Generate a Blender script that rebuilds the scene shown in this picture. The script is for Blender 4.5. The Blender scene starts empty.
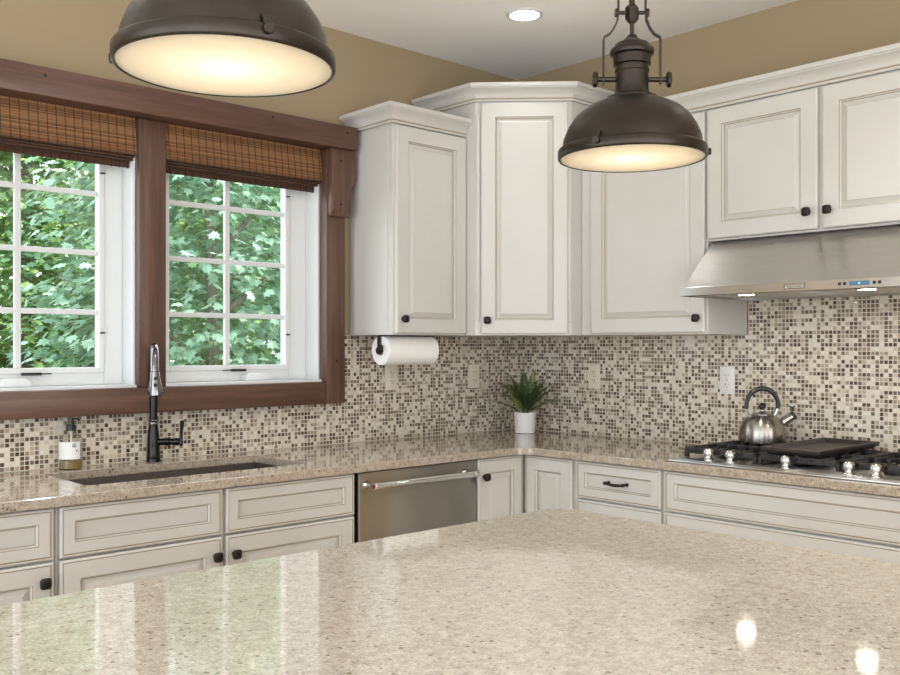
import bpy, bmesh, math, random
import numpy as np
from mathutils import Vector, Matrix

random.seed(7)
scene = bpy.context.scene
COL = scene.collection
PI = math.pi

# ------------------------------------------------------------------ helpers
class MB:
    """collects simple shapes; build() links them as ONE mesh object"""
    def __init__(self):
        self.v = []; self.f = []; self.m = []
    def add(self, verts, faces, mat=0):
        n = len(self.v)
        self.v += [tuple(p) for p in verts]
        self.f += [tuple(i + n for i in f) for f in faces]
        self.m += [mat] * len(faces)
    def box(self, x0, x1, y0, y1, z0, z1, bev=0.0, mat=0, seg=2):
        bm = bmesh.new()
        x0, x1 = sorted((x0, x1)); y0, y1 = sorted((y0, y1)); z0, z1 = sorted((z0, z1))
        vs = [bm.verts.new((x, y, z)) for x in (x0, x1) for y in (y0, y1) for z in (z0, z1)]
        for q in ((0, 1, 3, 2), (4, 6, 7, 5), (0, 4, 5, 1), (2, 3, 7, 6), (0, 2, 6, 4), (1, 5, 7, 3)):
            bm.faces.new([vs[i] for i in q])
        if bev > 0:
            bmesh.ops.bevel(bm, geom=bm.edges[:], offset=bev, segments=seg, affect='EDGES', profile=0.5)
        self.from_bm(bm, mat)
    def from_bm(self, bm, mat=0):
        bm.verts.index_update()
        self.add([v.co[:] for v in bm.verts], [[v.index for v in f.verts] for f in bm.faces], mat)
        bm.free()
    def prism(self, poly, z0, z1, mat=0, xf=None, bev=0.0):
        """poly in 2D extruded z0..z1; xf maps (a,b,c)->world"""
        bm = bmesh.new()
        lo = [bm.verts.new((p[0], p[1], z0)) for p in poly]
        hi = [bm.verts.new((p[0], p[1], z1)) for p in poly]
        n = len(poly)
        bm.faces.new(lo[::-1]); bm.faces.new(hi)
        for i in range(n):
            bm.faces.new((lo[i], lo[(i + 1) % n], hi[(i + 1) % n], hi[i]))
        if bev > 0:
            bmesh.ops.bevel(bm, geom=bm.edges[:], offset=bev, segments=2, affect='EDGES', profile=0.5)
        if xf:
            for v in bm.verts: v.co = Vector(xf(*v.co))
        self.from_bm(bm, mat)
    def lathe(self, prof, seg=48, c=(0, 0, 0), axis='Z', mat=0, closed=False, frame=None):
        """prof = [(r, h)...]; revolve about an axis through c"""
        if frame is None:
            frame = {'Z': ((1, 0, 0), (0, 1, 0), (0, 0, 1)), 'X': ((0, 1, 0), (0, 0, 1), (1, 0, 0)),
                     'Y': ((0, 0, 1), (1, 0, 0), (0, 1, 0))}[axis]
        e1, e2, e3 = (Vector(q) for q in frame)
        c = Vector(c)
        verts = []; rings = []
        for r, h in prof:
            if r < 1e-6:
                rings.append([len(verts)]); verts.append(c + e3 * h)
            else:
                rings.append(list(range(len(verts), len(verts) + seg)))
                for k in range(seg):
                    a = 2 * PI * k / seg
                    verts.append(c + e1 * (r * math.cos(a)) + e2 * (r * math.sin(a)) + e3 * h)
        faces = []
        pairs = list(zip(rings, rings[1:]))
        if closed: pairs.append((rings[-1], rings[0]))
        for a, b in pairs:
            if len(a) == 1 and len(b) == 1: continue
            for k in range(seg):
                k2 = (k + 1) % seg
                if len(a) == 1: faces.append((a[0], b[k], b[k2]))
                elif len(b) == 1: faces.append((a[k], a[k2], b[0]))
                else: faces.append((a[k], a[k2], b[k2], b[k]))
        self.add(verts, faces, mat)
    def cyl(self, p0, p1, r, seg=24, mat=0, r1=None, bev=0.0):
        p0 = Vector(p0); p1 = Vector(p1); d = p1 - p0; L = d.length; d.normalize()
        t = Vector((0, 0, 1)) if abs(d.z) < .9 else Vector((1, 0, 0))
        e1 = d.cross(t).normalized(); e2 = d.cross(e1)
        r1 = r if r1 is None else r1
        if bev > 0:
            pr = [(0, 0), (r - bev, 0), (r, bev), (r1, L - bev), (r1 - bev, L), (0, L)]
        else:
            pr = [(0, 0), (r, 0), (r1, L), (0, L)]
        self.lathe(pr, seg, p0, frame=(e1, e2, d), mat=mat)
    def tube(self, pts, r, seg=12, mat=0, flat=None, caps=True):
        """tube along pts; r number or list; flat=(w,h,up) sweeps a rectangle instead"""
        pts = [Vector(p) for p in pts]; n = len(pts)
        rs = r if isinstance(r, (list, tuple)) else [r] * n
        tang = []
        for i in range(n):
            a = pts[max(i - 1, 0)]; b = pts[min(i + 1, n - 1)]
            tang.append((b - a).normalized())
        up = Vector(flat[2]) if flat else (Vector((0, 0, 1)) if abs(tang[0].z) < .9 else Vector((1, 0, 0)))
        verts = []; rings = []
        e1 = None
        for i in range(n):
            t = tang[i]
            if e1 is None: e1 = (up - t * up.dot(t)).normalized()
            else: e1 = (e1 - t * e1.dot(t)).normalized()
            e2 = t.cross(e1)
            rings.append(len(verts))
            if flat:
                w, h = flat[0] / 2, flat[1] / 2
                for s1, s2 in ((1, 1), (-1, 1), (-1, -1), (1, -1)):
                    verts.append(pts[i] + e1 * (s1 * h) + e2 * (s2 * w))
            else:
                for k in range(seg):
                    a = 2 * PI * k / seg
                    verts.append(pts[i] + (e1 * math.cos(a) + e2 * math.sin(a)) * rs[i])
        s = 4 if flat else seg
        faces = []
        for i in range(n - 1):
            for k in range(s):
                k2 = (k + 1) % s
                faces.append((rings[i] + k, rings[i] + k2, rings[i + 1] + k2, rings[i + 1] + k))
        if caps:
            faces.append(tuple(rings[0] + k for k in range(s))[::-1])
            faces.append(tuple(rings[-1] + k for k in range(s)))
        self.add(verts, faces, mat)
    def sphere(self, c, r, seg=20, rings=12, mat=0, sz=1.0):
        pr = [(max(r * math.sin(PI * i / rings), 0) if 0 < i < rings else 0, -r * sz * math.cos(PI * i / rings)) for i in range(rings + 1)]
        self.lathe(pr, seg, c, mat=mat)
    def sweep(self, path, prof, mats=None):
        """profile (out, z) swept along a plan path; outward = right-hand side of travel"""
        P = [Vector((p[0], p[1])) for p in path]; n = len(P)
        offs = []
        def nrm(a, b):
            d = (b - a).normalized(); return Vector((d.y, -d.x))
        for i in range(n):
            if i == 0: offs.append(nrm(P[0], P[1]))
            elif i == n - 1: offs.append(nrm(P[-2], P[-1]))
            else:
                a = nrm(P[i - 1], P[i]); b = nrm(P[i], P[i + 1])
                m = (a + b).normalized(); offs.append(m / max(m.dot(a), .2))
        verts = []
        for i in range(n):
            for o, z in prof:
                q = P[i] + offs[i] * o
                verts.append((q.x, q.y, z))
        k = len(prof)
        for i in range(n - 1):
            for j in range(k):
                j2 = (j + 1) % k
                self.add([], [], 0)
        base = len(self.v)
        self.v += verts
        for i in range(n - 1):
            for j in range(k):
                j2 = (j + 1) % k
                self.f.append((base + i * k + j, base + i * k + j2, base + (i + 1) * k + j2, base + (i + 1) * k + j))
                self.m.append(mats[j] if mats else 0)
        self.f.append(tuple(base + j for j in range(k))); self.m.append(0)
        self.f.append(tuple(base + (n - 1) * k + j for j in range(k))[::-1]); self.m.append(0)
    def panel(self, O, U, N, w, h, fw, raised=True, t=0.02, edge=True):
        """cabinet door / drawer front: O lower-left at the back face, U along width, N outward"""
        O = Vector(O); U = Vector(U).normalized(); N = Vector(N).normalized(); Z = Vector((0, 0, 1))
        R = [(0, 0, 0), (0, t - .005, 0), (.0015, t - .002, 0), (.005, t, 0), (.0075, t, 0)]
        if edge: R += [(.0085, t - .0018, 1), (.0105, t - .0018, 1), (.0118, t, 0)]
        R += [(fw - .004, t, 0), (fw - .0025, t - .003, 1), (fw + .0015, t - .0105, 0), (fw + .0035, t - .0125, 1)]
        if raised:
            R += [(fw + .006, t - .0125, 0), (fw + .022, t - .003, 0), (fw + .0228, t - .0033, 1), (fw + .0236, t - .0026, 0)]
        else:
            R += [(fw + .006, t - .0125, 0)]
        base = len(self.v)
        for ins, d, _ in R:
            for a, b in ((ins, ins), (w - ins, ins), (w - ins, h - ins), (ins, h - ins)):
                self.v.append(tuple(O + U * a + Z * b + N * d))
        for i in range(len(R) - 1):
            for k in range(4):
                k2 = (k + 1) % 4
                self.f.append((base + i * 4 + k, base + i * 4 + k2, base + (i + 1) * 4 + k2, base + (i + 1) * 4 + k))
                self.m.append(R[i + 1][2])
        self.f.append(tuple(base + (len(R) - 1) * 4 + k for k in range(4))); self.m.append(0)
        self.f.append(tuple(base + k for k in range(4))[::-1]); self.m.append(0)
    def build(self, name, mat, parent=None, smooth=27, kind=None, recalc=True, merge=False):
        me = bpy.data.meshes.new(name)
        off = Vector(parent['_o']) if parent is not None and '_o' in parent else Vector((0, 0, 0))
        me.from_pydata([(p[0] - off.x, p[1] - off.y, p[2] - off.z) for p in self.v], [], self.f)
        mats = mat if isinstance(mat, (list, tuple)) else [mat]
        for m in mats: me.materials.append(m)
        if len(mats) > 1: me.polygons.foreach_set('material_index', self.m)
        if recalc or merge:
            bm = bmesh.new(); bm.from_mesh(me)
            if merge: bmesh.ops.remove_doubles(bm, verts=bm.verts, dist=1e-5)
            bmesh.ops.recalc_face_normals(bm, faces=bm.faces); bm.to_mesh(me); bm.free()
        if smooth:
            me.shade_smooth(); me.set_sharp_from_angle(angle=math.radians(smooth))
        o = bpy.data.objects.new(name, me); COL.objects.link(o)
        if parent is not None: o.parent = parent
        o['_o'] = tuple(off)
        if kind: o['kind'] = kind
        return o

def tag(o, label, cat, group=None):
    o['label'] = label; o['category'] = cat
    if group: o['group'] = group
    return o

def thing(name, label, cat, loc, rz=0.0, group=None):
    o = bpy.data.objects.new(name, None); COL.objects.link(o)
    o.empty_display_size = .05
    o.location = loc; o.rotation_euler = (0, 0, rz); o['_o'] = tuple(loc)
    return tag(o, label, cat, group)

def struct(name, loc=(0, 0, 0)):
    o = bpy.data.objects.new(name, None); COL.objects.link(o)
    o.empty_display_size = .05
    o.location = loc; o['_o'] = tuple(loc); o['kind'] = 'structure'
    return o

def copy_tree(o, parent=None):
    c = o.copy(); COL.objects.link(c); c.parent = parent
    for ch in list(o.children): copy_tree(ch, c)
    return c

# ------------------------------------------------------------------ materials
def srgb(r, g, b):
    def f(c):
        c /= 255.0
        return c / 12.92 if c <= .04045 else ((c + .055) / 1.055) ** 2.4
    return (f(r), f(g), f(b), 1.0)

def mat(name, col=(.8, .8, .8, 1), rough=.5, metal=0.0, **kw):
    m = bpy.data.materials.new(name); m.use_nodes = True
    b = m.node_tree.nodes['Principled BSDF']
    b.inputs['Base Color'].default_value = col
    b.inputs['Roughness'].default_value = rough
    b.inputs['Metallic'].default_value = metal
    for k, v in kw.items(): b.inputs[k.replace('_', ' ')].default_value = v
    return m

class NT:
    def __init__(self, m):
        self.t = m.node_tree; self.b = m.node_tree.nodes.get('Principled BSDF')
    def n(self, typ, **kw):
        nd = self.t.nodes.new(typ)
        for k, v in kw.items():
            if k.startswith('i_'):
                key = k[2:]
                nd.inputs[int(key) if key.isdigit() else key.replace('_', ' ')].default_value = v
            else: setattr(nd, k, v)
        return nd
    def l(self, a, b): self.t.links.new(a, b)
    def math(self, op, a, b=None, c=None):
        nd = self.t.nodes.new('ShaderNodeMath'); nd.operation = op
        for i, q in enumerate((a, b, c)):
            if q is None: continue
            if isinstance(q, (int, float)): nd.inputs[i].default_value = q
            else: self.l(q, nd.inputs[i])
        return nd.outputs[0]
    def ramp(self, fac, stops, interp='LINEAR'):
        nd = self.t.nodes.new('ShaderNodeValToRGB'); cr = nd.color_ramp; cr.interpolation = interp
        while len(cr.elements) < len(stops): cr.elements.new(.5)
        for e, (p, c) in zip(cr.elements, stops): e.position = p; e.color = c
        self.l(fac, nd.inputs[0]); return nd.outputs[0]
    def mix(self, fac, a, b, typ='MIX'):
        nd = self.t.nodes.new('ShaderNodeMix'); nd.data_type = 'RGBA'; nd.blend_type = typ
        for sock, q in ((nd.inputs[0], fac), (nd.inputs[6], a), (nd.inputs[7], b)):
            if isinstance(q, (int, float, tuple)): sock.default_value = q
            else: self.l(q, sock)
        return nd.outputs[2]
    def pos(self):
        return self.t.nodes.new('ShaderNodeNewGeometry').outputs['Position']
    def obj(self):
        return self.t.nodes.new('ShaderNodeTexCoord').outputs['Object']
    def map(self, vec, scale=(1, 1, 1), rot=(0, 0, 0), loc=(0, 0, 0)):
        nd = self.t.nodes.new('ShaderNodeMapping')
        nd.inputs['Scale'].default_value = scale; nd.inputs['Rotation'].default_value = rot; nd.inputs['Location'].default_value = loc
        self.l(vec, nd.inputs[0]); return nd.outputs[0]
    def noise(self, vec, scale, detail=4, rough=.55, out=0):
        nd = self.n('ShaderNodeTexNoise', i_Scale=scale, i_Detail=detail, i_Roughness=rough)
        self.l(vec, nd.inputs['Vector']); return nd.outputs[out]
    def bump(self, h, strength=.2, dist=.002):
        nd = self.n('ShaderNodeBump', i_Strength=strength, i_Distance=dist)
        self.l(h, nd.inputs['Height']); self.l(nd.outputs[0], self.b.inputs['Normal'])

M = {}
M['paint'] = mat('cream cabinet paint', srgb(235, 231, 219), .34)
t = NT(M['paint']); nz = t.noise(t.pos(), 3.0, 3)
t.l(t.ramp(nz, [(.3, srgb(197, 194, 188)), (.7, srgb(202, 199, 194))]), t.b.inputs['Base Color'])
nz2 = t.noise(t.map(t.pos(), (30, 30, 220)), 1.0, 2); t.bump(nz2, .04, .001)
M['glaze'] = mat('brown glaze in grooves', srgb(152, 138, 114), .45)
M['kick'] = mat('toe kick', srgb(120, 112, 98), .6)

M['wall'] = mat('tan wall paint', srgb(158, 140, 111), .75)
t = NT(M['wall']); t.bump(t.noise(t.pos(), 180, 3), .05, .001)
M['ceiling'] = mat('white ceiling', srgb(250, 249, 247), .85)
t = NT(M['ceiling']); t.bump(t.noise(t.pos(), 120, 2), .04, .001)
M['white'] = mat('white window paint', srgb(218, 219, 219), .3)
M['floor'] = mat('oak floor', srgb(150, 110, 75), .35)
t = NT(M['floor']); p = t.pos()
br = t.n('ShaderNodeTexBrick', i_Scale=1.0, i_Color1=srgb(226, 206, 178), i_Color2=srgb(216, 194, 164), i_Mortar=srgb(60, 40, 28))
br.inputs['Mortar Size'].default_value = .0015; br.inputs['Brick Width'].default_value = 1.1; br.inputs['Row Height'].default_value = .1
t.l(p, br.inputs['Vector'])
t.l(t.mix(t.noise(t.map(p, (2, 30, 1)), 2.0, 4), br.outputs[0], srgb(206, 182, 150)), t.b.inputs['Base Color'])

# mosaic: one random colour per tile, pale grout
def mosaic(name, axis):
    m = mat(name, rough=.2); t = NT(m)
    sep = t.n('ShaderNodeSeparateXYZ'); t.l(t.pos(), sep.inputs[0])
    P = .0163
    u = t.math('DIVIDE', t.math('ADD', sep.outputs[axis], 10.0), P); v = t.math('DIVIDE', t.math('SUBTRACT', sep.outputs[2], .9155), P)
    fu = t.math('FRACT', u); fv = t.math('FRACT', v)
    cu = t.math('FLOOR', u); cv = t.math('FLOOR', v)
    cmb = t.n('ShaderNodeCombineXYZ'); t.l(cu, cmb.inputs[0]); t.l(cv, cmb.inputs[1]); cmb.inputs[2].default_value = 3.0 + axis
    wn = t.n('ShaderNodeTexWhiteNoise'); wn.noise_dimensions = '3D'; t.l(cmb.outputs[0], wn.inputs['Vector'])
    col = t.ramp(wn.outputs['Value'], [(0.0, srgb(214, 205, 189)), (.15, srgb(222, 214, 201)), (.30, srgb(200, 188, 170)), (.38, srgb(176, 161, 141)),
                                      (.48, srgb(150, 135, 117)), (.60, srgb(126, 110, 94)), (.72, srgb(102, 86, 73)), (.84, srgb(80, 65, 55)), (.94, srgb(116, 104, 94))], 'CONSTANT')
    # distance from the tile edge
    eu = t.math('MINIMUM', fu, t.math('SUBTRACT', 1.0, fu)); ev = t.math('MINIMUM', fv, t.math('SUBTRACT', 1.0, fv))
    e = t.math('MINIMUM', eu, ev)
    face = t.n('ShaderNodeMapRange', i_1=.085, i_2=.115); t.l(e, face.inputs[0])
    t.l(t.mix(face.outputs[0], srgb(208, 199, 184), col), t.b.inputs['Base Color'])
    sepc = t.n('ShaderNodeSeparateColor'); t.l(wn.outputs['Color'], sepc.inputs[0])
    rr = t.math('MULTIPLY_ADD', sepc.outputs[1], .20, .05)
    t.l(t.math('ADD', t.math('MULTIPLY', rr, face.outputs[0]), t.math('MULTIPLY', t.math('SUBTRACT', 1.0, face.outputs[0]), .8)), t.b.inputs['Roughness'])
    hm = t.n('ShaderNodeMapRange', i_1=.04, i_2=.14); t.l(e, hm.inputs[0])
    # a slight random tilt per tile
    tilt = t.math('ADD', t.math('MULTIPLY', t.math('SUBTRACT', sepc.outputs[0], .5), t.math('MULTIPLY', fu, .12)),
                  t.math('MULTIPLY', t.math('SUBTRACT', sepc.outputs[2], .5), t.math('MULTIPLY', fv, .12)))
    t.bump(t.math('ADD', hm.outputs[0], tilt), .55, .0012)
    return m
M['mosaicX'] = mosaic('glass and stone mosaic on window wall', 0)
M['mosaicY'] = mosaic('glass and stone mosaic on range wall', 1)

# speckled quartz: a pale one on the island, a browner one along the walls
def quartz(name, tones, light, specks, big, amount):
    m = mat(name, rough=.06, Specular_IOR_Level=.8); t = NT(m); p = t.pos()
    base = t.ramp(t.noise(p, 55, 5, .65), list(zip((.32, .5, .68), tones)))
    vor = t.n('ShaderNodeTexVoronoi', i_Scale=250.0); t.l(p, vor.inputs['Vector'])
    vc = t.n('ShaderNodeSeparateColor'); t.l(vor.outputs['Color'], vc.inputs[0])
    dark = t.math('MULTIPLY', t.math('GREATER_THAN', vc.outputs[0], 1 - amount), t.math('LESS_THAN', vor.outputs['Distance'], .48))
    lite = t.math('MULTIPLY', t.math('GREATER_THAN', vc.outputs[1], .80), t.math('LESS_THAN', vor.outputs['Distance'], .55))
    c1 = t.mix(t.math('MULTIPLY', lite, .6), base, light)
    c2 = t.mix(t.math('MULTIPLY', dark, .6), c1, specks)
    vor2 = t.n('ShaderNodeTexVoronoi', i_Scale=95.0); t.l(p, vor2.inputs['Vector'])
    vc2 = t.n('ShaderNodeSeparateColor'); t.l(vor2.outputs['Color'], vc2.inputs[0])
    d2 = t.math('MULTIPLY', t.math('GREATER_THAN', vc2.outputs[0], 1 - amount / 2), t.math('LESS_THAN', vor2.outputs['Distance'], .35))
    t.l(t.mix(t.math('MULTIPLY', d2, .65), c2, big), t.b.inputs['Base Color'])
    return m
M['quartz'] = quartz('pale speckled quartz', (srgb(174, 165, 152), srgb(189, 181, 168), srgb(204, 196, 185)), srgb(222, 216, 206), srgb(128, 110, 90), srgb(98, 82, 66), .14)
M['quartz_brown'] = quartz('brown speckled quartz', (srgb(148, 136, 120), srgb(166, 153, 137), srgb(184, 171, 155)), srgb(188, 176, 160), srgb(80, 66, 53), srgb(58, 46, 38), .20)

# stained knotty wood
def wood(name, ax):
    m = mat(name, rough=.38); t = NT(m); p = t.pos()
    sc = [26, 26, 26]; sc[ax] = 1.6
    q = t.map(p, tuple(sc))
    n1 = t.noise(q, 1.6, 6, .6); n2 = t.noise(t.map(p, tuple(s * 4 for s in sc)), 1.5, 3)
    n3 = t.noise(p, 3.0, 2)
    c = t.ramp(n1, [(.25, srgb(60, 40, 32)), (.5, srgb(88, 61, 49)), (.72, srgb(112, 83, 68))])
    c = t.mix(t.math('MULTIPLY', n2, .35), c, srgb(62, 38, 28))
    t.l(t.mix(t.math('MULTIPLY', n3, .3), c, srgb(112, 84, 70)), t.b.inputs['Base Color'])
    t.bump(n1, .15, .002)
    return m
M['woodX'] = wood('walnut stained timber, grain along', 0)
M['woodZ'] = wood('walnut stained timber, grain upright', 2)
M['peg'] = mat('dark timber peg', srgb(30, 18, 14), .6)

M['bamboo'] = mat('woven bamboo reeds', rough=.55)
t = NT(M['bamboo']); sep = t.n('ShaderNodeSeparateXYZ'); t.l(t.pos(), sep.inputs[0])
wn = t.n('ShaderNodeTexWhiteNoise'); wn.noise_dimensions = '1D'
t.l(t.math('FLOOR', t.math('DIVIDE', sep.outputs[2], .0042)), wn.inputs['W'])
nn = t.noise(t.map(t.pos(), (6, 200, 200)), 1.0, 3)
f = t.math('ADD', t.math('MULTIPLY', wn.outputs[0], .6), t.math('MULTIPLY', nn, .4))
t.l(t.ramp(f, [(.15, srgb(96, 64, 42)), (.5, srgb(142, 102, 68)), (.85, srgb(176, 134, 94))]), t.b.inputs['Base Color'])
M['bamboo_dark'] = mat('dark folded bamboo', rough=.55)
t = NT(M['bamboo_dark']); nn = t.noise(t.map(t.pos(), (6, 120, 260)), 1.0, 3)
t.l(t.ramp(nn, [(.3, srgb(50, 30, 22)), (.7, srgb(92, 60, 42))]), t.b.inputs['Base Color'])
M['thread'] = mat('dark weaving thread', srgb(38, 24, 18), .8)

def aniso(t, a):
    # brushing runs sideways, so highlights stretch up and down
    c = t.n('ShaderNodeCombineXYZ'); c.inputs[2].default_value = 1.0
    t.b.inputs['Anisotropic'].default_value = a; t.l(c.outputs[0], t.b.inputs['Tangent'])
M['steel'] = mat('brushed stainless steel', srgb(206, 204, 201), .24, 1.0)
t = NT(M['steel']); nn = t.noise(t.map(t.pos(), (3, 3, 900)), 1.0, 3)
t.l(t.math('MULTIPLY_ADD', nn, .10, .24), t.b.inputs['Roughness']); aniso(t, .85)
M['steel_dw'] = mat('brushed dishwasher steel', srgb(158, 153, 146), .27, 1.0)
t = NT(M['steel_dw']); nn = t.noise(t.map(t.pos(), (3, 3, 900)), 1.0, 3)
t.l(t.math('MULTIPLY_ADD', nn, .10, .26), t.b.inputs['Roughness']); aniso(t, .85)
M['chrome'] = mat('polished steel', srgb(214, 213, 210), .08, 1.0)
M['kettle'] = mat('kettle brushed steel', srgb(166, 161, 154), .26, 1.0); aniso(NT(M['kettle']), .85)
M['iron'] = mat('cast iron', srgb(34, 32, 31), .55)
M['griddle'] = mat('griddle coating', srgb(52, 46, 42), .42)
M['bronze'] = mat('oil rubbed bronze', srgb(42, 34, 30), .38, .6)
M['faucet_black'] = mat('dark bronze faucet', srgb(20, 18, 18), .16, .5)
M['faucet_shine'] = mat('polished gunmetal', srgb(128, 126, 128), .12, 1.0)
M['black'] = mat('black plastic', srgb(20, 20, 21), .35)
M['dark_gap'] = mat('dark gap', srgb(28, 26, 25), .7)
M['gun'] = mat('aged gunmetal', srgb(58, 51, 46), .36, .85)
t = NT(M['gun']); t.l(t.ramp(t.noise(t.obj(), 12, 5), [(.3, srgb(54, 47, 42)), (.7, srgb(68, 61, 56))]), t.b.inputs['Base Color'])
M['shade_in'] = mat('white enamel', srgb(240, 234, 220), .4)
M['sink'] = mat('brown composite sink', srgb(58, 48, 42), .45)
M['outlet'] = mat('almond outlet plastic', srgb(222, 213, 196), .35)
M['outlet_white'] = mat('white outlet plastic', srgb(226, 224, 220), .35)
M['slot'] = mat('outlet slots', srgb(138, 128, 116), .6)
M['paper'] = mat('paper towel', srgb(244, 243, 240), .9)
t = NT(M['paper']); t.bump(t.noise(t.pos(), 220, 2), .1, .001)
M['pot'] = mat('white ceramic', srgb(236, 234, 230), .3)
M['soil'] = mat('soil', srgb(46, 34, 26), .9)
M['fern'] = mat('fern green', rough=.5)
t = NT(M['fern']); g = t.n('ShaderNodeObjectInfo')
t.l(t.ramp(g.outputs['Random'], [(0, srgb(34, 52, 28)), (.5, srgb(66, 92, 42)), (1, srgb(142, 150, 70))]), t.b.inputs['Base Color'])
M['label'] = mat('paper label', srgb(232, 232, 230), .6)
M['ink'] = mat('label ink', srgb(60, 60, 66), .7)
M['display'] = mat('blue display', srgb(70, 96, 126), .2, Emission_Color=srgb(80, 120, 160), Emission_Strength=.25)
M['display_dot'] = mat('display glyph', srgb(150, 200, 230), .3, Emission_Color=srgb(150, 210, 240), Emission_Strength=.8)
M['plate'] = mat('badge plate', srgb(205, 203, 200), .25, .9)
M['plate_ink'] = mat('badge frame', srgb(70, 60, 58), .4)

def glass(name, tint=(1, 1, 1, 1), fac=.08, rough=0.0):
    m = bpy.data.materials.new(name); m.use_nodes = True; nt = m.node_tree; nt.nodes.clear()
    o = nt.nodes.new('ShaderNodeOutputMaterial'); mx = nt.nodes.new('ShaderNodeMixShader')
    tr = nt.nodes.new('ShaderNodeBsdfTransparent'); gl = nt.nodes.new('ShaderNodeBsdfGlossy')
    tr.inputs[0].default_value = tint; gl.inputs['Roughness'].default_value = rough
    lw = nt.nodes.new('ShaderNodeLayerWeight'); lw.inputs[0].default_value = .5
    pw = nt.nodes.new('ShaderNodeMath'); pw.operation = 'POWER'; pw.inputs[1].default_value = 5.0
    fr = nt.nodes.new('ShaderNodeMath'); fr.operation = 'MULTIPLY_ADD'; fr.inputs[1].default_value = .9; fr.inputs[2].default_value = .04
    nt.links.new(lw.outputs['Facing'], pw.inputs[0]); nt.links.new(pw.outputs[0], fr.inputs[0])
    nt.links.new(fr.outputs[0], mx.inputs[0]); nt.links.new(tr.outputs[0], mx.inputs[1]); nt.links.new(gl.outputs[0], mx.inputs[2])
    nt.links.new(mx.outputs[0], o.inputs[0]); return m
M['glass'] = glass('window glass', (.97, .985, .98, 1))
M['bottle'] = glass('clear bottle', (.93, .92, .88, 1))
M['soap'] = mat('amber soap', srgb(138, 122, 80), .15)

def emit(name, col, s):
    m = bpy.data.materials.new(name); m.use_nodes = True
    b = m.node_tree.nodes['Principled BSDF']
    b.inputs['Base Color'].default_value = (.8, .8, .8, 1)
    b.inputs['Emission Color'].default_value = col; b.inputs['Emission Strength'].default_value = s
    return m
CAN_S = 9.0
SPOT_W = 30.0
M['can_lens'] = emit('recessed lamp lens', (1.0, .98, .95, 1), CAN_S)
M['hood_lens'] = emit('hood lamp lens', (1.0, .90, .76, 1), 60.0)

# frosted pendant glass: lit from the bulb above it
m = bpy.data.materials.new('frosted pendant glass'); m.use_nodes = True; nt = m.node_tree; nt.nodes.clear()
o = nt.nodes.new('ShaderNodeOutputMaterial'); tl = nt.nodes.new('ShaderNodeBsdfTranslucent'); df = nt.nodes.new('ShaderNodeBsdfDiffuse'); mx = nt.nodes.new('ShaderNodeMixShader')
tl.inputs[0].default_value = (.9, .87, .8, 1); df.inputs[0].default_value = (.85, .83, .78, 1); mx.inputs[0].default_value = .3
nt.links.new(tl.outputs[0], mx.inputs[1]); nt.links.new(df.outputs[0], mx.inputs[2]); nt.links.new(mx.outputs[0], o.inputs[0])
M['frost'] = m

def leafmat(name, stops):
    m = bpy.data.materials.new(name); m.use_nodes = True; nt = m.node_tree; t = NT(m)
    b = t.b; g = t.n('ShaderNodeNewGeometry')
    c = t.ramp(g.outputs['Random Per Island'], stops)
    t.l(c, b.inputs['Base Color']); b.inputs['Roughness'].default_value = .42
    tl = t.n('ShaderNodeBsdfTranslucent'); t.l(t.mix(.5, c, (.32, .50, .18, 1)), tl.inputs[0])
    mx = t.n('ShaderNodeMixShader'); mx.inputs[0].default_value = .35
    out = nt.nodes['Material Output']
    t.l(b.outputs[0], mx.inputs[1]); t.l(tl.outputs[0], mx.inputs[2]); t.l(mx.outputs[0], out.inputs[0])
    return m
M['leaf_blue'] = leafmat('cool green maple leaves', [(0, srgb(74, 106, 86)), (.6, srgb(120, 154, 132)), (1, srgb(164, 192, 170))])
M['leaf_mid'] = leafmat('mid green leaves', [(0, srgb(48, 82, 44)), (.6, srgb(88, 126, 70)), (1, srgb(152, 178, 100))])
M['leaf_yel'] = leafmat('yellow green leaves', [(0, srgb(82, 124, 54)), (.6, srgb(140, 176, 84)), (1, srgb(194, 212, 126))])
M['bark'] = mat('grey bark', rough=.9)
t = NT(M['bark']); t.l(t.ramp(t.noise(t.map(t.pos(), (20, 20, 4)), 1.0, 5), [(.3, srgb(84, 76, 66)), (.7, srgb(138, 130, 118))]), t.b.inputs['Base Color'])
M['lawn'] = mat('lawn grass', srgb(84, 112, 58), .9)
t = NT(M['lawn']); t.l(t.ramp(t.noise(t.pos(), 6, 6), [(.3, srgb(66, 94, 46)), (.7, srgb(112, 140, 74))]), t.b.inputs['Base Color'])  # grass green, mottled at random

PG = [M['paint'], M['glaze']]

# ------------------------------------------------------------------ room shell
CEIL = 2.73
XL, YB = -5.6, -6.2           # far side wall and back wall
WX0, WX1 = -2.817, -1.246     # window opening
WZ0, WZ1 = 1.19, 2.19
def struct_mesh(name, mb, m, **k):
    return mb.build(name, m, kind='structure', smooth=0, **k)
b = MB(); b.box(XL, 0.14, YB, .14, -.05, 0); struct_mesh('floor', b, M['floor'])
b = MB(); b.box(XL - .14, .14, YB - .14, .14, CEIL, CEIL + .1); struct_mesh('ceiling', b, M['ceiling'])
b = MB()
b.box(XL, WX0, 0, .14, 0, CEIL); b.box(WX1, .14, 0, .14, 0, CEIL); b.box(WX0, WX1, 0, .14, 0, WZ0); b.box(WX0, WX1, 0, .14, WZ1, CEIL)
b.box(-2.068, -1.985, 0, .14, WZ0, WZ1)
struct_mesh('wall_left', b, M['wall'])
b = MB(); b.box(0, .14, YB, 0, 0, CEIL); struct_mesh('wall_right', b, M['wall'])
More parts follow.
